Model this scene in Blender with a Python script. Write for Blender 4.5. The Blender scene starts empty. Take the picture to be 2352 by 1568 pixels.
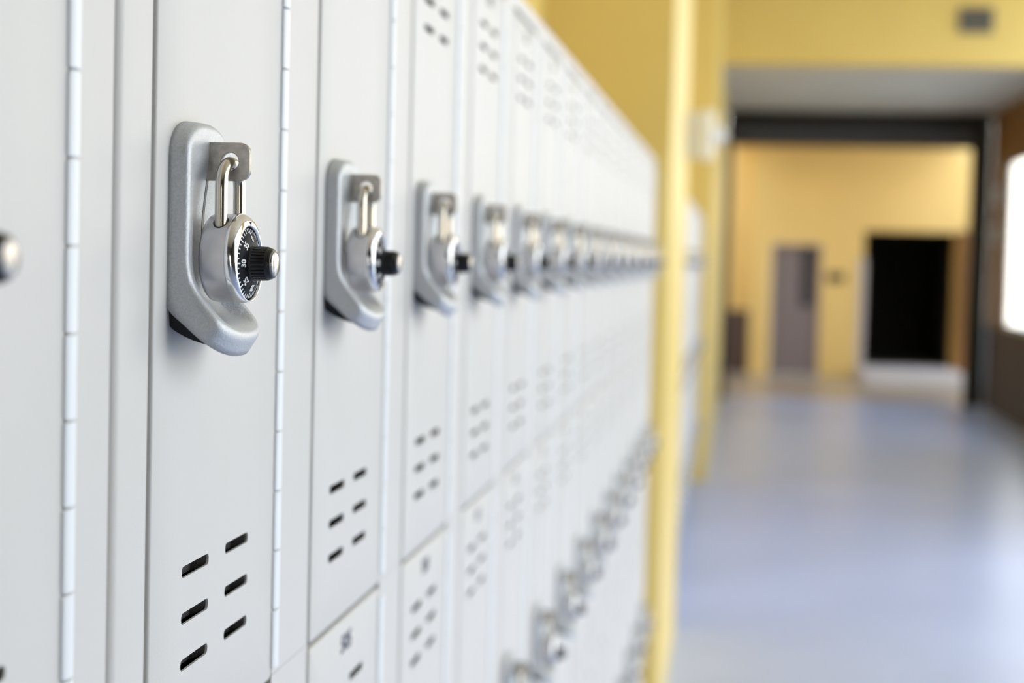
import bpy, bmesh, math
from mathutils import Vector, Matrix, Euler

H = 1.62                      # height of the lens above the floor
S = bpy.context.scene
COL = S.collection
PI = math.pi

# ------------------------------------------------------------------ materials
def mat(name, color, rough=0.5, metal=0.0, spec=0.5, coat=0.0, bump=0.0, bump_scale=400.0,
        var=0.0, var_scale=6.0, speck=0.0, speck_scale=900.0, emit=None):
    m = bpy.data.materials.new(name)
    m.use_nodes = True
    nt = m.node_tree
    b = nt.nodes['Principled BSDF']
    b.inputs['Base Color'].default_value = (*color, 1)
    b.inputs['Roughness'].default_value = rough
    b.inputs['Metallic'].default_value = metal
    b.inputs['Specular IOR Level'].default_value = spec
    b.inputs['Coat Weight'].default_value = coat
    b.inputs['Coat Roughness'].default_value = 0.15
    tc = nt.nodes.new('ShaderNodeTexCoord')
    if var > 0 or speck > 0:
        cur = None
        for amt, sc in ((var, var_scale), (speck, speck_scale)):
            if amt <= 0:
                continue
            n = nt.nodes.new('ShaderNodeTexNoise')
            n.inputs['Scale'].default_value = sc
            n.inputs['Detail'].default_value = 3
            nt.links.new(tc.outputs['Object'], n.inputs['Vector'])
            mr = nt.nodes.new('ShaderNodeMapRange')
            mr.inputs['From Min'].default_value = 0.3
            mr.inputs['From Max'].default_value = 0.7
            mr.inputs['To Min'].default_value = 1 - amt
            mr.inputs['To Max'].default_value = 1 + amt * 0.5
            nt.links.new(n.outputs['Fac'], mr.inputs['Value'])
            mx = nt.nodes.new('ShaderNodeMix')
            mx.data_type = 'RGBA'
            mx.blend_type = 'MULTIPLY'
            mx.inputs['Factor'].default_value = 1
            if cur is None:
                mx.inputs[6].default_value = (*color, 1)
            else:
                nt.links.new(cur, mx.inputs[6])
            nt.links.new(mr.outputs['Result'], mx.inputs[7])
            cur = mx.outputs[2]
        nt.links.new(cur, b.inputs['Base Color'])
    if bump > 0:
        n = nt.nodes.new('ShaderNodeTexNoise')
        n.inputs['Scale'].default_value = bump_scale
        n.inputs['Detail'].default_value = 2
        nt.links.new(tc.outputs['Object'], n.inputs['Vector'])
        bp = nt.nodes.new('ShaderNodeBump')
        bp.inputs['Strength'].default_value = bump
        bp.inputs['Distance'].default_value = 0.001
        nt.links.new(n.outputs['Fac'], bp.inputs['Height'])
        nt.links.new(bp.outputs['Normal'], b.inputs['Normal'])
    if emit:
        b.inputs['Emission Color'].default_value = (*emit[0], 1)
        b.inputs['Emission Strength'].default_value = emit[1]
    return m

M = {
    'paint': mat('locker_paint', (0.575, 0.556, 0.527), 0.40, spec=0.18, bump=0.10, bump_scale=620),
    'hinge': mat('hinge_paint', (0.74, 0.76, 0.775), 0.36, metal=0.0),
    'slot_shade': mat('vent_slot_shade', (0.15, 0.137, 0.133), 0.6),  # dark colour that paints the shade inside the vent slots
    'inside': mat('locker_interior', (0.40, 0.38, 0.37), 0.7),
    'cast': mat('handle_cast_silver', (0.50, 0.515, 0.53), 0.42, metal=0.4, bump=0.22, bump_scale=900, speck=0.16, speck_scale=1100),
    'staple': mat('staple_steel', (0.50, 0.46, 0.41), 0.38, metal=1.0, var=0.25, var_scale=260),
    'case': mat('padlock_case_steel', (0.64, 0.62, 0.63), 0.36, metal=1.0, var=0.10, var_scale=90),
    'chrome': mat('padlock_chrome', (0.78, 0.78, 0.80), 0.10, metal=1.0),
    'cap': mat('knob_cap_steel', (0.42, 0.39, 0.37), 0.22, metal=1.0, var=0.35, var_scale=420),
    'shackle': mat('shackle_steel', (0.60, 0.555, 0.475), 0.17, metal=1.0),
    'dial': mat('dial_black', (0.006, 0.006, 0.008), 0.45, spec=0.08),
    'white': mat('dial_white', (0.93, 0.93, 0.92), 0.5),
    'lever': mat('lever_black', (0.010, 0.010, 0.012), 0.5, spec=0.2),
    'knob': mat('knob_black', (0.008, 0.008, 0.009), 0.30, spec=0.4),
    'number': mat('number_ink', (0.03, 0.035, 0.07), 0.5),
    'yellow': mat('yellow_wall_paint', (0.75, 0.565, 0.17), 0.42, var=0.05, var_scale=1.2, bump=0.05, bump_scale=60),
    'wains': mat('brown_wainscot_paint', (0.085, 0.055, 0.05), 0.35),
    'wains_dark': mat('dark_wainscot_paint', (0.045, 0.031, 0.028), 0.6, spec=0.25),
    'hall': mat('ochre_wall_paint', (0.75, 0.525, 0.18), 0.5, var=0.05, var_scale=1.2),
    'floor': mat('sealed_concrete', (0.45, 0.52, 0.76), 0.30, spec=0.5, var=0.10, var_scale=0.9, bump=0.03, bump_scale=25),
    'ceil': mat('ceiling_cream', (0.86, 0.77, 0.58), 0.8),
    'soffit': mat('soffit_grey', (0.58, 0.56, 0.51), 0.7, var=0.05, var_scale=2),
    'dark': mat('shutter_dark_steel', (0.030, 0.026, 0.022), 0.4, metal=0.3),
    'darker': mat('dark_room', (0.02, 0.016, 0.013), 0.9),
    'door': mat('door_grey_paint', (0.20, 0.165, 0.17), 0.4),
    'pane': mat('dark_pane', (0.015, 0.013, 0.015), 0.1),
    'concrete': mat('pale_jamb_sunlit', (0.52, 0.49, 0.49), 0.7, var=0.08, var_scale=4),  # pale jamb colour, also stands in for sunlit floor
    'ground': mat('outdoor_paving', (0.60, 0.60, 0.58), 0.9, var=0.1, var_scale=0.6),
    'alarm': mat('alarm_off_white', (0.72, 0.70, 0.63), 0.45),
    'lens': mat('strobe_lens', (0.62, 0.60, 0.57), 0.12, spec=0.8),
    'vent': mat('vent_grey', (0.13, 0.125, 0.105), 0.5),
    'greymetal': mat('box_grey', (0.30, 0.28, 0.26), 0.5),
    'backgrey': mat('grey_wall_paint', (0.11, 0.11, 0.115), 0.6),
    'tan': mat('tan_tile', (0.30, 0.235, 0.17), 0.30, var=0.08, var_scale=2),
    'brown': mat('brown_wall_paint', (0.20, 0.095, 0.028), 0.65, spec=0.25, var=0.06, var_scale=1.5),
    'frame': mat('window_frame', (0.45, 0.42, 0.36), 0.5),
}

# ------------------------------------------------------------------ mesh helpers
def link(o, parent=None):
    COL.objects.link(o)
    if parent is not None:
        o.parent = parent
    return o

def from_bm(name, bm, m, smooth=False):
    bmesh.ops.recalc_face_normals(bm, faces=bm.faces[:])
    me = bpy.data.meshes.new(name)
    bm.to_mesh(me)
    bm.free()
    if isinstance(m, (list, tuple)):
        for q in m:
            me.materials.append(q)
    else:
        me.materials.append(m)
    if smooth:
        for p in me.polygons:
            p.use_smooth = True
        if smooth != 'all':
            me.set_sharp_from_angle(angle=math.radians(38))
    return me

def obj(name, me, parent=None):
    return link(bpy.data.objects.new(name, me), parent)

def add_box(bm, x0, x1, y0, y1, z0, z1, bevel=0.0, seg=2):
    r = bmesh.ops.create_cube(bm, size=1.0)
    vs = r['verts']
    for v in vs:
        v.co = Vector((x0 + (v.co.x + .5) * (x1 - x0), y0 + (v.co.y + .5) * (y1 - y0), z0 + (v.co.z + .5) * (z1 - z0)))
    if bevel > 0:
        es = list({e for v in vs for e in v.link_edges})
        bmesh.ops.bevel(bm, geom=es, offset=bevel, segments=seg, profile=0.5, affect='EDGES')

def box_mesh(name, dims, m, bevel=0.0, smooth=False):
    bm = bmesh.new()
    add_box(bm, *dims, bevel=bevel)
    return from_bm(name, bm, m, smooth)

def lathe_x(bm, prof, seg=48, cy=0.0, cz=0.0, rmod=None, shift=None):
    """revolve (x, r) pairs about the x axis"""
    rings = []
    cz0 = cz
    for kk, (x, r) in enumerate(prof):
        cz = cz0 + (shift[kk] if shift else 0.0)
        if r <= 1e-7:
            rings.append([bm.verts.new((x, cy, cz))])
        else:
            ring = []
            for i in range(seg):
                a = 2 * PI * i / seg
                rr = r * (rmod(i) if rmod else 1.0)
                ring.append(bm.verts.new((x, cy + rr * math.cos(a), cz + rr * math.sin(a))))
            rings.append(ring)
    for a, b in zip(rings, rings[1:]):
        n = max(len(a), len(b))
        for i in range(n):
            j = (i + 1) % n
            if len(a) == 1 and len(b) > 1:
                bm.faces.new((a[0], b[i], b[j]))
            elif len(b) == 1 and len(a) > 1:
                bm.faces.new((a[i], a[j], b[0]))
            elif len(a) > 1:
                bm.faces.new((a[i], a[j], b[j], b[i]))

def tube(bm, pts, r, seg=16):
    rings = []
    n = len(pts)
    for k, p in enumerate(pts):
        t = (pts[min(k + 1, n - 1)] - pts[max(k - 1, 0)]).normalized()
        a = Vector((1, 0, 0))
        a = (a - t * a.dot(t)).normalized()
        b = t.cross(a)
        rings.append([bm.verts.new(p + a * (r * math.cos(2 * PI * i / seg)) + b * (r * math.sin(2 * PI * i / seg))) for i in range(seg)])
    for A, B in zip(rings, rings[1:]):
        for i in range(seg):
            j = (i + 1) % seg
            bm.faces.new((A[i], A[j], B[j], B[i]))
    bm.faces.new(rings[0])
    bm.faces.new(rings[-1])

def text_into(bm, txt, size, place, depth=0.0002, sx=1.0, offset=0.0, bold=0.0):
    """flat lettering; place is a 4x4 taking the text plane (x right, y up, z out) to the part's space"""
    cu = bpy.data.curves.new('lettering', 'FONT')
    cu.body = txt
    cu.size = size
    cu.align_x = 'CENTER'
    cu.align_y = 'CENTER'
    cu.extrude = depth
    cu.offset = bold
    cu.resolution_u = 3
    tmp = bpy.data.objects.new('lettering', cu)
    COL.objects.link(tmp)
    dg = bpy.context.evaluated_depsgraph_get()
    dg.update()
    me = bpy.data.meshes.new_from_object(tmp.evaluated_get(dg))
    me.transform(place @ Matrix.Diagonal((sx, 1, 1, 1)))
    bm.from_mesh(me)
    bpy.data.meshes.remove(me)
    bpy.data.objects.remove(tmp)
    bpy.data.curves.remove(cu)

def empty(name, loc):
    o = bpy.data.objects.new(name, None)
    o.empty_display_size = 0.05
    o.location = loc
    COL.objects.link(o)
    return o

def tag(o, label, cat, group=None, kind=None):
    if label:
        o['label'] = label
    if cat:
        o['category'] = cat
    if group:
        o['group'] = group
    if kind:
        o['kind'] = kind
    return o

def struct(name, dims, m, label=None, bevel=0.0):
    o = obj(name, box_mesh(name, dims, m, bevel))
    o['kind'] = 'structure'
    if label:
        o['label'] = label
        o['category'] = name.split('_')[0]
    return o

# ------------------------------------------------------------------ locker geometry
# a cell's own origin: hinge axis (y = 0), face of the frame (x = 0), height of the door's top edge (z = 0)
W = 0.3422                    # column pitch
TIER = 0.5845                 # tier pitch
CL, CR = -0.2952, W - 0.2952  # cell's left and right edge
DL, DR = -0.2432, -0.0036     # door's latch edge and hinge edge
DH = 0.5805                   # door height
DF = 0.0008                   # door's face
DEPTH = 0.375
HC = -0.1868                  # centre of handle, staple and lock
HZ = -0.310                   # reference height for handle and lock (eye level of the top row)

def shell_mesh(left, right):
    bm = bmesh.new()
    t = 0.0012
    top, bot = 0.0019, -TIER + 0.0024
    add_box(bm, -DEPTH, -0.02, left, left + t, bot, top)
    add_box(bm, -DEPTH, -0.02, right - t, right, bot, top)
    add_box(bm, -DEPTH, -0.02, left + t, right - t, bot, bot + t)
    add_box(bm, -DEPTH, -0.02, left + t, right - t, top - t, top)
    add_box(bm, -DEPTH, -DEPTH + t, left + t, right - t, bot + t, top - t)
    return from_bm('cabinet_shell', bm, M['inside'])

def frame_mesh(left, right, rl=0.0, rr=0.0, top=0.002):
    """two stiles and two set-back rails behind the door edges; rl / rr round the outer edges at a seam"""
    bm = bmesh.new()
    bot = -TIER + 0.0024
    def stile(y0, y1, r0, r1):
        pts = [(-0.02, y0)]
        if r0 > 0:
            for i in range(7):
                a = PI - i * PI / 12
                pts.append((-r0 + r0 * math.sin(a - PI / 2 + PI / 2) * 1.0, y0 + r0 + r0 * math.cos(a)))
        else:
            pts.append((0, y0))
        if r1 > 0:
            for i in range(7):
                a = PI / 2 - i * PI / 12
                pts.append((-r1 + r1 * math.sin(a), y1 - r1 + r1 * math.cos(a)))
        else:
            pts.append((0, y1))
        pts.append((-0.02, y1))
        lo = [bm.verts.new((x, y, bot)) for x, y in pts]
        hi = [bm.verts.new((x, y, top)) for x, y in pts]
        n = len(pts)
        for i in range(n):
            j = (i + 1) % n
            bm.faces.new((lo[i], lo[j], hi[j], hi[i]))
        bm.faces.new(lo)
        bm.faces.new(hi)
    stile(left, DL - 0.0046, rl, 0.0012)
    stile(DR + 0.0036, right, 0.0, rr)
    add_box(bm, -0.032, -0.018, DL - 0.012, DR + 0.01, -0.02, top)
    add_box(bm, -0.032, -0.018, DL - 0.012, DR + 0.01, bot, bot + 0.018)
    add_box(bm, -0.032, -0.018, DL - 0.02, DL + 0.008, bot, top)
    add_box(bm, -0.032, -0.018, DR - 0.008, DR + 0.012, bot, top)
    if top > 0.01:
        add_box(bm, -0.02, 0.0, DL - 0.0046, DR + 0.0036, 0.004, top)
    return from_bm('face_frame', bm, M['paint'], True)

SLOTS_Y = ((-0.1915, -0.1432), (-0.1115, -0.0640))
SLOT_H = 0.0062
def slot_rows():
    up = [0.2565 - 0.310 - 0.0252 * i for i in range(3)]
    dn = [-0.1726 - 0.310 - 0.0252 * i for i in range(3)]
    return up + dn

def door_mesh():
    bm = bmesh.new()
    z0, z1 = -DH - 0.0028, -0.0028
    c = 0.004
    def loop(inset, x):
        pts = []
        r = max(c - inset, 0.0005)
        for cy, cz, a0 in ((DR - inset - r, z1 - inset - r, 0), (DL + inset + r, z1 - inset - r, 1),
                           (DL + inset + r, z0 + inset + r, 2), (DR - inset - r, z0 + inset + r, 3)):
            for i in range(5):
                a = (a0 + i / 4) * PI / 2
                pts.append(bm.verts.new((x, cy + r * math.cos(a), cz + r * math.sin(a))))
        return pts
    loops = [loop(0.0016, DF), loop(0.0010, DF - 0.0002), loop(0.0004, DF - 0.0006), loop(0.0, DF - 0.0015), loop(0.0, -0.014), loop(0.012, -0.014)]
    for A, B in zip(loops, loops[1:]):
        n = len(A)
        for i in range(n):
            j = (i + 1) % n
            bm.faces.new((A[i], A[j], B[j], B[i]))
    edges = []
    L0 = loops[0]
    for i in range(len(L0)):
        edges.append(bm.edges.get((L0[i], L0[(i + 1) % len(L0)])))
    for zc in slot_rows():
        for ya, yb in SLOTS_Y:
            r = SLOT_H / 2
            f, b = [], []
            for cy, a0 in ((yb - r * .8, -1), (ya + r * .8, 1)):
                for i in range(9):
                    a = a0 * PI / 2 + i * PI / 8
                    f.append((cy + r * .8 * math.cos(a), zc + r * math.sin(a)))
            fv = [bm.verts.new((DF, y, z)) for y, z in f]
            bv = [bm.verts.new((DF - 0.0014, y, z)) for y, z in f]
            n = len(fv)
            for i in range(n):
                j = (i + 1) % n
                bm.faces.new((fv[i], fv[j], bv[j], bv[i]))
                edges.append(bm.edges.get((fv[i], fv[j])))
            # pressed hood behind the slot, running inward and down from its upper lip
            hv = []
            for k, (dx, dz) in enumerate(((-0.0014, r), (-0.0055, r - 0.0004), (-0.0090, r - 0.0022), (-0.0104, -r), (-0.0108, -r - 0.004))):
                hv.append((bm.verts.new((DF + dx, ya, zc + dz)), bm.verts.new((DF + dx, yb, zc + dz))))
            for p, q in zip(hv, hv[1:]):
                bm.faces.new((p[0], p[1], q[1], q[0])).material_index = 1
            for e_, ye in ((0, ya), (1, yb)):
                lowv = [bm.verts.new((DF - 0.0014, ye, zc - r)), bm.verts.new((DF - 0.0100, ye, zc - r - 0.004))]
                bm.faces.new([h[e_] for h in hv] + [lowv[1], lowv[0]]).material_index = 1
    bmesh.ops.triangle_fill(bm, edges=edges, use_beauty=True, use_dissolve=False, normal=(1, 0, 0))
    return from_bm('door', bm, (M['paint'], M['slot_shade']), True)

def hinge_mesh():
    """continuous hinge: a leaf behind the gap and a row of knuckles of 38 mm"""
    bm = bmesh.new()
    L = 0.0381
    top, bot = -0.0095, -DH + 0.0035
    r, cx = 0.0024, 0.0014
    ry = 0.0064
    z = bot
    while z < top - 1e-4:
        z1 = min(z + L, top)
        seg = 28
        for (za, zb) in ((z + 0.0006, z1 - 0.0006),):
            rings = []
            for zz, rr in ((za, r - 0.0004), (za + 0.0005, r), (zb - 0.0005, r), (zb, r - 0.0004)):
                rings.append([bm.verts.new((cx + rr * math.cos(2 * PI * i / seg), rr * ry / r * math.sin(2 * PI * i / seg), zz)) for i in range(seg)])
            for A, B in zip(rings, rings[1:]):
                for i in range(seg):
                    bm.faces.new((A[i], A[(i + 1) % seg], B[(i + 1) % seg], B[i]))
            bm.faces.new(rings[0])
            bm.faces.new(rings[-1])
        z = z1
    add_box(bm, -0.013, -0.0015, -0.0012, 0.0012, bot, top)
    return from_bm('hinge', bm, M['hinge'], True)

def number_mesh(txt):
    bm = bmesh.new()
    place = Matrix(((0, 0, 1, DF + 0.0001), (1, 0, 0, -0.126), (0, 1, 0, -0.0222), (0, 0, 0, 1)))
    text_into(bm, txt, 0.0185, place, 0.0002, 1.32, bold=0.0005)
    return from_bm('number', bm, M['number'])

# ---- pull handle: a raised tongue that curls off the door at its foot
def lerp_prof(tab, s):
    if s <= tab[0][0]:
        return tab[0][1:]
    for a, b in zip(tab, tab[1:]):
        if s <= b[0]:
            t = (s - a[0]) / (b[0] - a[0])
            return tuple(a[k] + (b[k] - a[k]) * t for k in range(1, len(a)))
    a, b = tab[-2], tab[-1]
    t = (s - a[0]) / (b[0] - a[0])
    return tuple(a[k] + (b[k] - a[k]) * t for k in range(1, len(a)))

def smooth_tab(ctrl, n=120):
    """Catmull-Rom through the control rows"""
    out = []
    for i in range(len(ctrl) - 1):
        p0, p1, p2, p3 = ctrl[max(i - 1, 0)], ctrl[i], ctrl[i + 1], ctrl[min(i + 2, len(ctrl) - 1)]
        for k in range(10):
            t = k / 10
            out.append(tuple(0.5 * ((2 * p1[j]) + (-p0[j] + p2[j]) * t + (2 * p0[j] - 5 * p1[j] + 4 * p2[j] - p3[j]) * t * t
                                    + (-p0[j] + 3 * p1[j] - 3 * p2[j] + p3[j]) * t ** 3) for j in range(len(p1))))
    out.append(ctrl[-1])
    return out

HP = smooth_tab([  # s, front x, front z, back x, back z
    (0.000, 0.0105, 0.0667, 0.0000, 0.0667),
    (0.022, 0.0105, 0.0447, 0.0000, 0.0447),
    (0.046, 0.0105, 0.0207, 0.0000, 0.0207),
    (0.064, 0.0105, 0.0027, 0.0000, 0.0020),
    (0.077, 0.0110, -0.0100, 0.0000, -0.0165),
    (0.088, 0.0140, -0.0198, 0.0004, -0.0302),
    (0.100, 0.0218, -0.0304, 0.0105, -0.0400),
    (0.112, 0.0305, -0.0402, 0.0218, -0.0498),
    (0.126, 0.0405, -0.0510, 0.0340, -0.0605),
])

def handle_mesh():
    a = 0.0372
    n_top, n_bot = 2.5, 2.4
    s_a, h_top = 0.022, 0.022
    s_b, h_bot = 0.1035, 0.0165
    def outline(d):
        pairs = []
        aa = a - d
        for i in range(1, 18):
            th = (i / 17) * PI / 2
            pairs.append((aa * abs(math.sin(th)) ** (2 / n_top), s_a - (h_top - d) * abs(math.cos(th)) ** (2 / n_top)))
        k = 36
        for i in range(1, k):
            pairs.append((aa, s_a + (s_b - s_a) * i / k))
        for i in range(0, 17):
            th = (i / 17) * PI / 2
            pairs.append((aa * abs(math.cos(th)) ** (2 / n_bot), s_b + (h_bot - 0.6 * d) * abs(math.sin(th)) ** (2 / n_bot)))
        return [(u, s) for u, s in pairs] + [(-u, s) for u, s in reversed(pairs)]
    out = outline(0.0)
    n = len(out)
    nor = []
    for i in range(n):
        p, q = out[i - 1], out[(i + 1) % n]
        tx, ty = q[0] - p[0], q[1] - p[1]
        l = math.hypot(tx, ty)
        nor.append((-ty / l, tx / l))
    # make sure normals point inwards
    cs = sum(s for u, s in out) / n
    nor = [(nx, ny) if (-(u) * nx + (cs - s) * ny) > 0 else (-nx, -ny) for (u, s), (nx, ny) in zip(out, nor)]
    T, r = 1.0, 0.40
    rr = 0.0040
    bm = bmesh.new()
    levels = [(0.0, 0.0), (0.0003, 0.30), (0.0007, T - r)]
    for i in range(1, 7):
        th = i / 6 * PI / 2
        levels.append((0.0007 + rr * (1 - math.cos(th)), T - r + r * math.sin(th)))
    def sm(a_, b_, v):
        v = min(max((v - a_) / (b_ - a_), 0), 1)
        return v * v * (3 - 2 * v)
    # the lock sits in a shallow tray that runs out into the hook
    levels += [(0.0085, T), (0.0092, T - 0.03), (0.0108, T - 0.17), (0.0124, T - 0.31), (0.0132, T - 0.34)]
    rings = []
    for d, t0 in levels:
        ring = []
        inner = outline(d)
        for i, ((u, s), (nx, ny)) in enumerate(zip(out, nor)):
            uu, ss = u + nx * d, s + ny * d
            t = t0
            if d > 0.008:
                uu, ss = inner[i]
                t = T - (T - t0) * (1 - sm(0.096, 0.113, ss)) * sm(0.012, 0.055, ss) * (1 + 0.6 * sm(0.066, 0.090, ss))
            fx, fz, bx, bz = lerp_prof(HP, ss)
            ring.append(bm.verts.new((bx + (fx - bx) * t, uu, bz + (fz - bz) * t)))
        rings.append(ring)
    for A, B in zip(rings, rings[1:]):
        for i in range(n):
            j = (i + 1) % n
            bm.faces.new((A[i], A[j], B[j], B[i]))
    half = n // 2
    for ring in (rings[0], rings[-1]):
        for i in range(half - 1):
            bm.faces.new((ring[i], ring[i + 1], ring[n - 2 - i], ring[n - 1 - i]))
    me = from_bm('handle', bm, M['cast'], 'all')
    return me

def lever_mesh():
    """black latch lever tucked behind the hook"""
    bm = bmesh.new()
    prev = None
    for i in range(15):
        f = i / 14
        s = 0.0800 + 0.0300 * f
        fx, fz, bx, bz = lerp_prof(HP, s)
        th = 0.0068 * math.sin(PI * (0.10 + 0.82 * f)) + 0.0002
        hw = 0.0345 - 0.009 * f * f
        ox, oz = -0.62 * th, -0.78 * th
        row = [bm.verts.new(p) for p in ((bx, -hw, bz), (bx, hw, bz), (max(bx + ox, 0.0002), hw - .001, bz + oz), (max(bx + ox, 0.0002), -hw + .001, bz + oz))]
        if prev:
            for k in range(4):
                bm.faces.new((prev[k], prev[(k + 1) % 4], row[(k + 1) % 4], row[k]))
        else:
            bm.faces.new(row)
        prev = row
    bm.faces.new(prev)
    return from_bm('latch_lever', bm, M['lever'], True)

def slit_mesh():
    bm = bmesh.new()
    prev = None
    for i in range(13):
        s = 0.030 + 0.036 * i / 12
        v = min(max((s - 0.012) / 0.043, 0), 1)
        t = 1 - 0.34 * v * v * (3 - 2 * v) + 0.02
        fx, fz, bx, bz = lerp_prof(HP, s)
        row = [bm.verts.new((bx + (fx - bx) * t - q, y, bz + (fz - bz) * t)) for q, y in ((0, -.0017), (0, .0017), (.0008, .0017), (.0008, -.0017))]
        if prev:
            for k in range(4):
                bm.faces.new((prev[k], prev[(k + 1) % 4], row[(k + 1) % 4], row[k]))
        else:
            bm.faces.new(row)
        prev = row
    bm.faces.new(prev)
    return from_bm('staple_slot', bm, M['knob'])

def staple_mesh():
    """steel eye plate standing out from the handle, with a round hole for the shackle"""
    bm = bmesh.new()
    x0, x1, z0, z1 = 0.0085, 0.0333, 0.0360, 0.0562
    rc = 0.0058
    hx, hz, hr = 0.0224, 0.0462, 0.0047
    out = [(x0, z0)]
    for cx, cz, a0 in ((x1 - rc, z0 + rc, -PI / 2), (x1 - rc, z1 - rc, 0)):
        for i in range(9):
            a = a0 + i * PI / 16
            out.append((cx + rc * math.cos(a), cz + rc * math.sin(a)))
    out.append((x0, z1))
    hole = [(hx + hr * math.cos(2 * PI * i / 32), hz + hr * math.sin(2 * PI * i / 32)) for i in range(32)]
    th = 0.0017
    def insetted(pts, d, sign):
        n = len(pts)
        res = []
        for i in range(n):
            p, q = pts[i - 1], pts[(i + 1) % n]
            tx, tz = q[0] - p[0], q[1] - p[1]
            l = math.hypot(tx, tz) or 1
            res.append((pts[i][0] - tz / l * d * sign, pts[i][1] + tx / l * d * sign))
        return res
    def skin(y_list, pts, sign):
        rings = [[bm.verts.new((x, y, z)) for x, z in insetted(pts, d, sign)] for y, d in y_list]
        for A, B in zip(rings, rings[1:]):
            n = len(A)
            for i in range(n):
                j = (i + 1) % n
                bm.faces.new((A[i], A[j], B[j], B[i]))
        return rings[0], rings[-1]
    g = 0.0003
    yl = [(-th, g), (-th + g, 0), (-0.0002, 0), (0.0, g), (0.0002, 0), (th - g, 0), (th, g)]
    oa, ob = skin(yl, out, 1)
    yh = [(-th, g), (-th + g, 0), (th - g, 0), (th, g)]
    ha, hb = skin(yh, hole, -1)
    for A, B, nrm in ((oa, ha, -1), (ob, hb, 1)):
        es = [bm.edges.get((A[i], A[(i + 1) % len(A)])) for i in range(len(A))] + [bm.edges.get((B[i], B[(i + 1) % len(B)])) for i in range(len(B))]
        bmesh.ops.triangle_fill(bm, edges=es, use_beauty=True, normal=(0, nrm, 0))
    return from_bm('staple', bm, M['staple'], True)

# ---- combination padlock, origin at the staple's hole centre height on the case axis
LZ = -0.0045                  # case axis, relative to the eye level of the row
def case_mesh():
    bm = bmesh.new()
    R = 0.0233
    lathe_x(bm, [(0.0130, 0), (0.0130, R - 0.0030), (0.0134, R - 0.0015), (0.0144, R - 0.0004), (0.0160, R),
                 (0.0270, R), (0.0282, R), (0.0290, R - 0.0012), (0.0290, 0)], 96, 0, LZ)
    # dark eye cups where the shackle legs enter
    return from_bm('case', bm, M['case'], True)

DZ = LZ - 0.0027              # the dial sits a little low in the case
def bezel_mesh():
    bm = bmesh.new()
    R, r = 0.0236, 0.0192
    prof, sh = [(0.0274, R - 0.0012), (0.0276, R - 0.0003)], [0, 0]
    for i in range(13):
        a = i / 12 * PI / 2
        prof.append((0.0280 + 0.0060 * math.sin(a), r + 0.0006 + (R - r - 0.0006) * math.cos(a)))
        sh.append(-0.0027 * (1 - math.cos(a)))
    prof += [(0.0335, r + 0.0002), (0.0322, r), (0.0300, r - 0.0002), (0.0270, r - 0.001)]
    sh += [-0.0027] * 4
    lathe_x(bm, prof, 96, 0, LZ, shift=sh)
    return from_bm('bezel', bm, M['chrome'], 'all')

def notch_mesh():
    bm = bmesh.new()
    z = DZ + 0.0196
    v = [bm.verts.new((0.0341, -0.0012, z + 0.0022)), bm.verts.new((0.0341, 0.0012, z + 0.0022)), bm.verts.new((0.0341, 0, z)),
         bm.verts.new((0.0333, -0.0012, z + 0.0022)), bm.verts.new((0.0333, 0.0012, z + 0.0022)), bm.verts.new((0.0333, 0, z))]
    bm.faces.new(v[:3]); bm.faces.new(v[3:])
    for i in range(3):
        j = (i + 1) % 3
        bm.faces.new((v[i], v[j], v[3 + j], v[3 + i]))
    return from_bm('index_notch', bm, M['dial'])

def dial_mesh():
    bm = bmesh.new()
    lathe_x(bm, [(0.0300, 0.0189), (0.0320, 0.0189), (0.0325, 0.0185), (0.0358, 0.0100), (0.0358, 0.0), ], 72, 0, DZ)
    return from_bm('dial', bm, M['dial'], True)

def marks_mesh():
    bm = bmesh.new()
    def cone_x(r):
        return 0.0325 + (0.0185 - r) * (0.0033 / 0.0085)
    for i in range(40):
        a = PI / 2 - i * 2 * PI / 40
        big = i % 5 == 0
        r0, r1 = (0.0154 if big else 0.0163), 0.0184
        w = 0.00036 if big else 0.00029
        c, s = math.cos(a), math.sin(a)
        q = []
        for lift in (0.00018, -0.0002):
            for r, sg in ((r0, -1), (r1, -1), (r1, 1), (r0, 1)):
                q.append(bm.verts.new((cone_x(r) + lift, r * c - sg * w * s, DZ + r * s + sg * w * c)))
        bm.faces.new(q[:4])
        for k in range(4):
            bm.faces.new((q[k], q[(k + 1) % 4], q[4 + (k + 1) % 4], q[4 + k]))
    for i in range(8):
        a = PI / 2 - i * 2 * PI / 8
        r = 0.0128
        up = Vector((0, math.cos(a), math.sin(a)))
        right = Vector((0, math.sin(a), -math.cos(a)))
        sl = 0.0033 / 0.0085
        q = 1 / math.sqrt(1 + sl * sl)
        X = Vector((-sl * q, up.y * q, up.z * q))          # up the slope of the dial, outwards
        N = Vector((q, up.y * sl * q, up.z * sl * q))
        P = Matrix(((0, X.x, N.x, cone_x(r) + 0.0002), (right.y, X.y, N.y, up.y * r), (right.z, X.z, N.z, DZ + up.z * r), (0, 0, 0, 1)))
        text_into(bm, str(i * 5), 0.0047, P, 0.0001, 0.92, bold=0.00010)
    return from_bm('dial_markings', bm, M['white'])

def knob_mesh():
    bm = bmesh.new()
    seg = 168
    lathe_x(bm, [(0.0350, 0.0094), (0.0362, 0.0094), (0.0366, 0.0091), (0.0368, 0.0087)], 72, 0, DZ)
    def ridge(i):
        return 1.0 if (i % 6) < 4 else 0.93
    lathe_x(bm, [(0.0366, 0.0092), (0.0438, 0.0089), (0.0444, 0.0085)], seg, 0, DZ, ridge)
    lathe_x(bm, [(0.0442, 0.0087), (0.0445, 0.0084), (0.0460, 0.0080), (0.0468, 0.0076), (0.0471, 0.0070), (0.0469, 0.0)], 72, 0, DZ)
    return from_bm('knob', bm, M['knob'], True)

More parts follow.
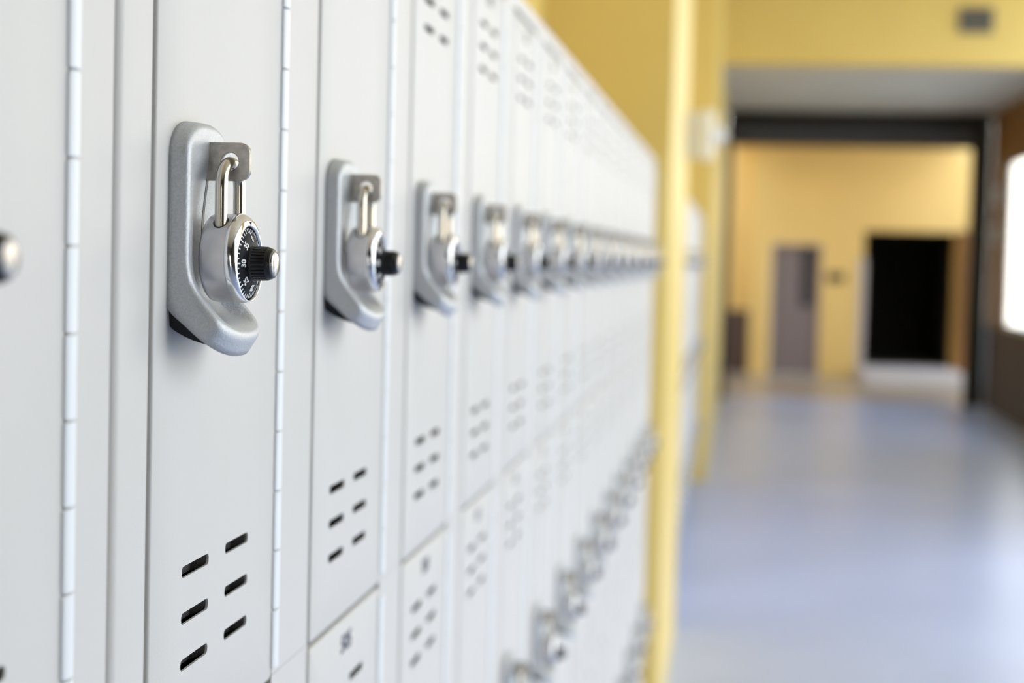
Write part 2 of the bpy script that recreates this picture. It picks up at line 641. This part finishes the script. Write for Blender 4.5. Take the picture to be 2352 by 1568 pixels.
def cap_mesh():
    bm = bmesh.new()
    lathe_x(bm, [(0.0466, 0.0068), (0.0474, 0.0068), (0.0479, 0.0064), (0.0482, 0.0050), (0.0484, 0.0030), (0.0485, 0)], 48, 0, DZ)
    return from_bm('cap', bm, M['cap'], 'all')

def shackle_mesh():
    bm = bmesh.new()
    d, x = 0.0135, 0.0224
    zt = 0.0455 - d
    pts = [Vector((x, -d, LZ + 0.012 + (zt - LZ - 0.012) * i / 6)) for i in range(7)]
    for i in range(1, 24):
        a = PI - PI * i / 24
        pts.append(Vector((x, d * math.cos(a), zt + d * math.sin(a))))
    pts += [Vector((x, d, zt + (LZ + 0.012 - zt) * i / 6)) for i in range(7)]
    tube(bm, pts, 0.00335, 24)
    return from_bm('shackle', bm, M['shackle'], 'all')

def eyelet_mesh():
    """the dark clearance ring around each shackle leg at the case"""
    bm = bmesh.new()
    for d in (-0.0135, 0.0135):
        R = 0.0233
        ring_a, ring_b = [], []
        for i in range(28):
            a = 2 * PI * i / 28
            for lst, rr in ((ring_a, 0.0041), (ring_b, 0.0032)):
                px, py = 0.0224 + rr * math.cos(a), d + rr * math.sin(a)
                lst.append(bm.verts.new((px, py, LZ + math.sqrt(R * R - py * py) + 0.00008)))
        for i in range(28):
            j = (i + 1) % 28
            bm.faces.new((ring_a[i], ring_a[j], ring_b[j], ring_b[i]))
    return from_bm('shackle_socket', bm, M['knob'], 'all')

ME = {
    'shell': shell_mesh(CL, CR), 'frame': frame_mesh(CL, CR), 'frame_top': frame_mesh(CL, CR, top=0.0227),
    'frame_seam': frame_mesh(CL + 0.001, CR, rl=0.0055), 'frame_seam_top': frame_mesh(CL + 0.001, CR, rl=0.0055, top=0.0227),
    'frame_end': frame_mesh(CL, 0.0575, rr=0.005), 'frame_end_top': frame_mesh(CL, 0.0575, rr=0.005, top=0.0227),
    'shell_end': shell_mesh(CL, 0.0595),
    'slit': slit_mesh(), 'lever': lever_mesh(),
    'door': door_mesh(), 'hinge': hinge_mesh(), 'handle': handle_mesh(), 'staple': staple_mesh(),
    'case': case_mesh(), 'bezel': bezel_mesh(), 'notch': notch_mesh(), 'dial': dial_mesh(), 'marks': marks_mesh(),
    'knob': knob_mesh(), 'cap': cap_mesh(), 'shackle': shackle_mesh(), 'eyelet': eyelet_mesh(),
}

def locker(y, tier, number, label, group, style=''):
    """y: hinge axis; tier 0 is the top one"""
    t = empty('locker', (0, y, H + 0.310 - TIER * tier))
    tag(t, label, 'locker', group)
    top = '_top' if tier == 0 else ''
    obj('cabinet_shell', ME['shell_end' if style == 'end' else 'shell'], t)
    obj('face_frame', ME['frame' + ('_' + style if style else '') + top], t)
    d = obj('door', ME['door'], t)
    obj('number', number_mesh(number), d)
    obj('hinge', ME['hinge'], t)
    h = obj('handle', ME['handle'], t)
    h.location = (DF, HC, HZ)
    s = obj('staple', ME['staple'], h)
    s.location = (-DF, 0, 0)
    s['label'] = 'bare steel staple with a round hole'
    obj('staple_slot', ME['slit'], h)
    obj('latch_lever', ME['lever'], h)['label'] = 'black latch lever behind the hook'
    return t

def padlock(y, tier, label, group, swing=0.0, twist=0.0):
    t = empty('padlock', (0.0224, y + HC, H + 0.0462 - TIER * tier))
    t.rotation_euler = (swing, -0.008, twist)
    if swing:                 # the bow keeps running through the staple's hole
        c = Vector((0, 0, -0.0133))
        t.location += c - Euler((swing, 0, 0)).to_matrix() @ c
    tag(t, label, 'padlock', group)
    off = Vector((-0.0224, 0, -0.0462))
    def part(n, me, p):
        o = obj(n, ME[me], p)
        if p is t:
            o.location = off
        return o
    c = part('case', 'case', t)
    part('shackle_socket', 'eyelet', c)
    b = part('bezel', 'bezel', t)
    part('index_notch', 'notch', b)
    d = part('dial', 'dial', t)
    part('dial_markings', 'marks', d)
    k = part('knob', 'knob', t)
    kc = part('cap', 'cap', k)
    kc['label'] = 'shiny metal cap'
    part('shackle', 'shackle', t)
    return t

ORD = 'first second third fourth fifth sixth seventh eighth ninth tenth eleventh twelfth thirteenth fourteenth fifteenth sixteenth'.split()
ROW = ('top', 'middle', 'bottom')
Y1 = 1.0978                   # hinge of the sharp locker's door
def hinge_y(k):
    return Y1 - 0.3560 if k == 0 else Y1 + (k - 1) * W

for k in range(16):
    for tier in range(3):
        y = hinge_y(k)
        num = str(498 + 3 * k + tier + 1 - 1)
        if tier == 0 and k == 0:
            lab = 'pale grey top-row locker at the near end, cut off by the left edge'
        elif tier == 0 and k == 1:
            lab = 'pale grey top-row locker with the sharply focused handle and dial padlock'
        elif tier == 1 and k == 2:
            lab = 'pale grey middle-row locker with the dark number 505 under its top edge'
        else:
            lab = f'pale grey {ROW[tier]}-row locker, {ORD[k]} column from the near end of the row'
        locker(y, tier, num, lab, f'{ROW[tier]} row of lockers before the yellow pier', 'end' if k == 0 else ('seam' if k == 1 else ''))
        if tier == 1 and k < 1 or tier == 2 and k < 6:
            continue
        if tier == 0 and k == 0:
            pl = 'padlock showing only its knob cap, cut off by the left edge'
        elif tier == 0 and k == 1:
            pl = 'sharp steel combination padlock on the nearest whole handle, dial numbers readable'
        elif tier == 0 and k == 2:
            pl = 'slightly blurred combination padlock, next along the top row after the sharp one'
        else:
            pl = f'steel combination padlock on the {ROW[tier]}-row locker, {ORD[k]} column from the near end'
        if k == 0:
            padlock(y, tier, pl, f'padlocks on the {ROW[tier]} row of lockers', swing=0.34)
        else:
            padlock(y, tier, pl, f'padlocks on the {ROW[tier]} row of lockers',
                    twist=(0, -.07, -.03, -.06, -.02, -.05, -.04, -.06)[k % 8])

PIER1 = (Y1 + 14 * W + CR + 0.004, 7.75)
PIER2 = 13.0
Y2 = PIER2 - CR - 0.004
for k in range(15):
    for tier in range(3):
        y = Y2 - k * W
        lab = f'pale grey {ROW[tier]}-row locker past the yellow pier, {ORD[k]} from the far pier'
        locker(y, tier, str(590 - 3 * k + tier), lab, f'{ROW[tier]} row of lockers between the two yellow piers')
        padlock(y, tier, f'padlock on the {ROW[tier]}-row locker past the yellow pier, {ORD[k]} from the far pier', f'padlocks on the {ROW[tier]} row past the yellow pier')

LB = H + 0.310 - 2 * TIER - TIER + 0.002   # underside of the bottom row

# ------------------------------------------------------------------ the corridor
XR = 3.15
CE = H + 2.75
YB = -4.0
DK = 21.2                     # line of the roller shutter
FAR = 26.0
struct('floor', (-1.0, XR + 0.5, YB - .2, DK + .2, -0.2, 0.0), M['floor'], 'smooth blue-grey concrete floor of the corridor')
struct('floor_hall', (-2.4, 3.3, DK + .2, FAR + .5, -0.2, 0.0), M['tan'], 'tan floor of the hall beyond the shutter')
struct('wall_hall_light_block', (4.45, 4.6, DK + .25, FAR - .001, 0, H + 0.9), M['hall'])  # added out of view to cut daylight on the hall floor
struct('ground', (XR + 0.5, 60, -30, 60, -0.45, -0.21), M['ground'])
struct('ceiling', (-1.0, XR + 0.5, YB - .2, 16.2, CE, CE + 0.2), M['ceil'])
XW = -0.385
struct('wall_left', (XW - 0.2, XW, YB, DK, 0, CE), M['yellow'], 'yellow wall above and behind the lockers')
struct('baseboard_left', (XW + 0.002, -0.03, YB + .1, PIER1[0] - .001, 0.0, LB - .001), M['greymetal'])
struct('baseboard_left_second', (XW + 0.002, -0.03, PIER1[1] + .001, PIER2 - .001, 0.0, LB - .001), M['greymetal'])
struct('wall_left_pier', (XW, 0.050, PIER1[0], PIER1[1], 0, CE), M['yellow'], 'yellow pier at the far end of the near lockers')
struct('wall_left_far', (XW, 0.080, PIER2, DK, 0, CE), M['yellow'], 'yellow pier and wall beyond the second bank of lockers')
# unseen end behind the camera: dark walls and a gap shaped for highlights
struct('wall_back', (XW, 1.35, YB - 0.2, YB, 0, CE), M['backgrey'])
struct('wall_back_lintel', (1.35, 2.0, YB - 0.2, YB, H + 0.7, CE), M['backgrey'])
struct('wall_back_end', (2.0, XR + .2, YB - 0.2, YB, 0, CE), M['backgrey'])
struct('wall_right_near', (XR, XR + 0.2, YB, 0.0, 0, CE), M['backgrey'])  # unseen dark wall, placed to weaken light from behind the camera
def right_wall(name, y0, y1, z0, z1, m):
    return struct(name, (XR, XR + 0.07, y0, y1, z0, z1), m)
# open side of the corridor: a beam and unseen columns sized to dim the lockers
struct('wall_right_header', (XR, XR + 0.2, 0.0, 16.2, H + 2.6, CE), M['yellow'])
right_wall('wall_right_light_block', 10.6, 16.2, 0, H + 0.3, M['wains_dark'])  # added out of view to keep light off the far floor
for i, yy in enumerate((4.0, 8.6, 13.0)):
    struct('wall_right_block_column', (XR + .005, XR + 0.195, yy, yy + (1.2 if i == 0 else 0.4), 0, H + 2.6), M['yellow'])
# header over the wide opening, soffit, right wall
SOF = H + 1.79
struct('wall_header', (0.08, XR + 0.2, 16.2, 16.45, SOF, CE + .2), M['yellow'], 'yellow wall over the wide opening')
struct('ceiling_soffit', (0.08, XR + 0.2, 16.45, DK + 6, SOF, SOF + 0.12), M['soffit'])
WS, WH = H - 0.65, H + 1.14
WE = 19.95
right_wall('wall_right', WE, DK, WS, SOF, M['brown'])
right_wall('wall_right_wainscot', 16.2, DK, 0, WS, M['wains_dark'])
right_wall('wall_right_lintel', 16.2, WE, WH, SOF, M['brown'])
w = struct('window_1', (XR + 0.015, XR + 0.055, WE - .022, WE - .001, WS + .001, WH - .001), M['frame'], 'bright window in the brown right wall')
obj('window_rail', box_mesh('window_rail', (XR + 0.015, XR + 0.055, 16.46, WE - .022, WS + .001, WS + 0.05), M['frame']), w)
obj('window_mullion', box_mesh('window_mullion', (XR + 0.015, XR + 0.055, 17.9, 17.96, WS + .05, WH - .001), M['frame']), w)
gl = mat('window_glass', (1, 1, 1), 0.0)
gl.node_tree.nodes['Principled BSDF'].inputs['Transmission Weight'].default_value = 1.0
gl.node_tree.nodes['Principled BSDF'].inputs['IOR'].default_value = 1.05
obj('window_pane', box_mesh('window_pane', (XR + 0.032, XR + 0.038, 16.46, WE - .022, WS + .05, WH - .001), gl), w)

# roller shutter
t = tag(empty('roller_shutter', (1.6, DK, H + 1.38)), 'dark steel roller shutter rolled up under the grey soffit', 'shutter')
bm = bmesh.new()
add_box(bm, 0.09, XR - 0.01, DK - 0.05, DK + 0.35, H + 1.66, SOF - 0.005, 0.01)
o = obj('housing', from_bm('housing', bm, M['dark'], True), t)
bm = bmesh.new()
for k in range(64):
    pass
seg = 40
rings = []
for x in (0.10, 2.92):
    rings.append([bm.verts.new((x, DK + 0.16 + (0.145 + (0.006 if i % 2 else 0)) * math.cos(2 * PI * i / seg), H + 1.535 + (0.145 + (0.006 if i % 2 else 0)) * math.sin(2 * PI * i / seg))) for i in range(seg)])
for i in range(seg):
    bm.faces.new((rings[0][i], rings[0][(i + 1) % seg], rings[1][(i + 1) % seg], rings[1][i]))
bm.faces.new(rings[0]); bm.faces.new(rings[1])
c = obj('coil', from_bm('coil', bm, mat('shutter_coil', (0.10, 0.095, 0.095), 0.35, metal=0.5)), t)
obj('bottom_bar', box_mesh('bottom_bar', (0.10, 2.92, DK + 0.02, DK + 0.07, H + 1.385, H + 1.43), M['dark']), t)
for x0, x1 in ((2.925, XR - 0.005), (0.085, 0.16)):
    g = obj('guide_rail', box_mesh('guide_rail', (x0, x1, DK - 0.03, DK + 0.18, 0.0, H + 1.66), M['dark'], 0.01), t)
for ob in t.children:
    ob.matrix_parent_inverse = Matrix.Translation(-t.location)

# hall beyond the shutter
struct('wall_far', (-2.2, 0.44, FAR + 0.35, FAR + 0.5, H - 0.70, SOF), M['hall'], 'yellow wall in the far hall')
struct('wall_far_wainscot', (-2.2, 0.44, FAR + 0.35, FAR + 0.5, 0, H - 0.70), M['wains'])
struct('wall_far_pier', (0.44, 0.735, FAR, FAR + 0.5, 0, SOF), M['hall'])
struct('wall_far_panel', (1.45, 2.05, FAR, FAR + 0.5, 0, SOF), M['hall'])
struct('wall_far_over_door', (0.735, 1.45, FAR, FAR + 0.5, H + 0.29, SOF), M['hall'])
struct('wall_far_over_doorway', (2.05, 3.36, FAR, FAR + 0.5, H + 0.50, SOF), M['hall'])
struct('wall_far_end', (3.36, 3.75, FAR, FAR + 0.5, 0, SOF), M['hall'])
struct('wall_hall_left', (-2.3, -2.2, DK, FAR + .5, 0, SOF), M['hall'])
struct('wall_hall_left_return', (-2.2, 0.08, DK, DK + 0.2, 0, SOF), M['hall'])
d = struct('door_1', (0.74, 1.445, FAR + 0.12, FAR + 0.17, 0.005, H + 0.285), M['door'], 'grey-brown door with a narrow dark window in the far wall')
obj('window_pane', box_mesh('window_pane', (1.16, 1.34, FAR + 0.112, FAR + 0.12, H - 0.62, H + 0.245), M['pane']), d)['label'] = 'narrow dark window in the door'
obj('door_handle', box_mesh('door_handle', (1.36, 1.42, FAR + 0.06, FAR + 0.12, H - 0.66, H - 0.64), M['greymetal']), d)
# dark doorway: a deep unlit room
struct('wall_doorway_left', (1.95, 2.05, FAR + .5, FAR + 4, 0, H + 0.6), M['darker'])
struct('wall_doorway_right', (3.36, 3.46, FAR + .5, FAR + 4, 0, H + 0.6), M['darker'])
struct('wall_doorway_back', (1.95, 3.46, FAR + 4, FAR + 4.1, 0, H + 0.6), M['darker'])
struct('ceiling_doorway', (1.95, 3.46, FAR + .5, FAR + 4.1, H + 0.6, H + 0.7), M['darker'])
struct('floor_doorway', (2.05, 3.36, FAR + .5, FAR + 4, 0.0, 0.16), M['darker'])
struct('trim_wall_shade', (3.361, 3.56, FAR - 0.03, FAR - .001, 0.0, H + 0.52), M['brown'])  # brown strip painting the shaded wall beside the doorway
struct('trim_1', (1.985, 2.075, FAR - 0.03, FAR, 0.0, H + 0.10), M['concrete'])
struct('trim_sun_patch', (2.0, 3.36, 23.9, FAR + .5, 0.0, 0.155), M['concrete'], 'pale slab painting the sunlit floor before the dark doorway')  # low slab whose pale colour paints a patch of sunlight
def thing_box(name, dims, m, label, cat, bevel=0.0, group=None):
    o = obj(name, box_mesh(name, dims, m, bevel))
    return tag(o, label, cat, group)
s = thing_box('door_sign', (1.53, 1.78, FAR - 0.015, FAR - 0.001, H - 0.25, H - 0.12), M['pane'], 'small dark sign on the yellow wall between door and dark doorway', 'sign')

# wall vent high on the header
bm = bmesh.new()
t = tag(empty('air_vent', (1.0, 16.19, H + 2.2)), 'small grey vent grille high on the yellow header wall', 'vent')
vx0, vx1, vz0, vz1 = 2.140, 2.440, H + 2.075, H + 2.300
for a in ((vx0, vx1, vz0, vz0 + .03), (vx0, vx1, vz1 - .03, vz1), (vx0, vx0 + .03, vz0 + .03, vz1 - .03), (vx1 - .03, vx1, vz0 + .03, vz1 - .03)):
    add_box(bm, a[0], a[1], 16.17, 16.199, a[2], a[3])
obj('frame', from_bm('frame', bm, M['vent']), t)
bm = bmesh.new()
z = vz0 + .035
while z < vz1 - .04:
    add_box(bm, vx0 + .03, vx1 - .03, 16.176, 16.196, z, z + .012)
    z += .026
add_box(bm, vx0 + .03, vx1 - .03, 16.196, 16.199, vz0 + .03, vz1 - .03)
obj('grille', from_bm('grille', bm, M['vent']), t)
for ob in t.children:
    ob.matrix_parent_inverse = Matrix.Translation(-t.location)

# fire alarm on the near pier's corridor side
YA = 7.42
t = tag(empty('fire_alarm', (0.05, YA, H + 0.523)), 'off-white wall alarm with a round lens on the yellow pier', 'alarm')
def part_abs(name, me, parent):
    o = obj(name, me, parent)
    o.matrix_parent_inverse = Matrix.Translation(-parent.location)
    return o
part_abs('mounting_box', box_mesh('mounting_box', (0.0505, 0.112, YA - .06, YA + .06, H + 0.43, H + 0.612), M['alarm'], 0.006), t)
part_abs('face_plate', box_mesh('face_plate', (0.112, 0.162, YA - .075, YA + .075, H + 0.42, H + 0.622), mat('alarm_face_plate', (0.78, 0.77, 0.72), 0.4), 0.012), t)
bm = bmesh.new()
prof = [(0.160, 0.040)] + [(0.172 + 0.042 * math.sin(i * PI / 16), 0.042 * math.cos(i * PI / 16)) for i in range(9)]
prof[-1] = (prof[-1][0], 0)
lathe_x(bm, prof, 32, YA, H + 0.521)
part_abs('strobe_lens', from_bm('strobe_lens', bm, M['lens'], 'all'), t)

# two small boxes on the far right wall
for nm, zc in (('upper', 0.815), ('lower', 0.373)):
    t = tag(empty('wall_box', (XR, 20.45, H + zc)), f'small grey box on the brown wall by the bright window, {nm} of two', 'box', 'grey boxes by the bright window')
    part_abs('cover', box_mesh('cover', (XR - 0.06, XR - 0.001, 20.36, 20.54, H + zc - .1, H + zc + .1), mat('box_cover', (0.42, 0.40, 0.38), 0.5), 0.01), t)
    part_abs('switch', box_mesh('switch', (XR - 0.07, XR - 0.06, 20.43, 20.47, H + zc - .03, H + zc + .03), M['greymetal']), t)

# ------------------------------------------------------------------ sky and sun
wd = bpy.data.worlds.new('sky')
S.world = wd
wd.use_nodes = True
nt = wd.node_tree
bg = nt.nodes['Background']
tc = nt.nodes.new('ShaderNodeTexCoord')
sp = nt.nodes.new('ShaderNodeSeparateXYZ')
nt.links.new(tc.outputs['Generated'], sp.inputs[0])
rp = nt.nodes.new('ShaderNodeValToRGB')
nt.links.new(sp.outputs['Z'], rp.inputs['Fac'])
e = rp.color_ramp.elements
e[0].position = 0.0
e[0].color = (1.0, 0.965, 0.88, 1)
e[1].position = 0.75
e[1].color = (0.62, 0.78, 1.0, 1)
nt.links.new(rp.outputs['Color'], bg.inputs['Color'])
bg.inputs['Strength'].default_value = 1.85

# ------------------------------------------------------------------ camera
cam = bpy.data.cameras.new('camera')
co = bpy.data.objects.new('camera', cam)
COL.objects.link(co)
yaw, pitch, roll = 0.12712, 0.0479, 0.02482
fwd = Vector((-math.sin(yaw), math.cos(yaw), 0)); rt = Vector((math.cos(yaw), math.sin(yaw), 0)); up = Vector((0, 0, 1))
f2 = fwd * math.cos(pitch) - up * math.sin(pitch)
u2 = up * math.cos(pitch) + fwd * math.sin(pitch)
r3 = rt * math.cos(roll) + u2 * math.sin(roll)
u3 = u2 * math.cos(roll) - rt * math.sin(roll)
mw = Matrix((( r3.x, u3.x, -f2.x, 0.29066), (r3.y, u3.y, -f2.y, 0.0), (r3.z, u3.z, -f2.z, H), (0, 0, 0, 1)))
co.matrix_world = mw
cam.sensor_fit = 'HORIZONTAL'
cam.sensor_width = 36.0
cam.lens = 4070.24 * 36.0 / 2352.0
cam.clip_start = 0.02
cam.clip_end = 200
cam.dof.use_dof = True
cam.dof.focus_distance = 0.955
cam.dof.aperture_fstop = 5.6
S.camera = co

S.view_settings.view_transform = 'Standard'
S.view_settings.look = 'None'
S.view_settings.gamma = 1.0
S.view_settings.exposure = 1.22
S.view_settings.use_curve_mapping = False
S.cycles.use_denoising = True
S.cycles.max_bounces = 10
S.cycles.diffuse_bounces = 6
S.cycles.sample_clamp_indirect = 8.0
S.cycles.caustics_reflective = True
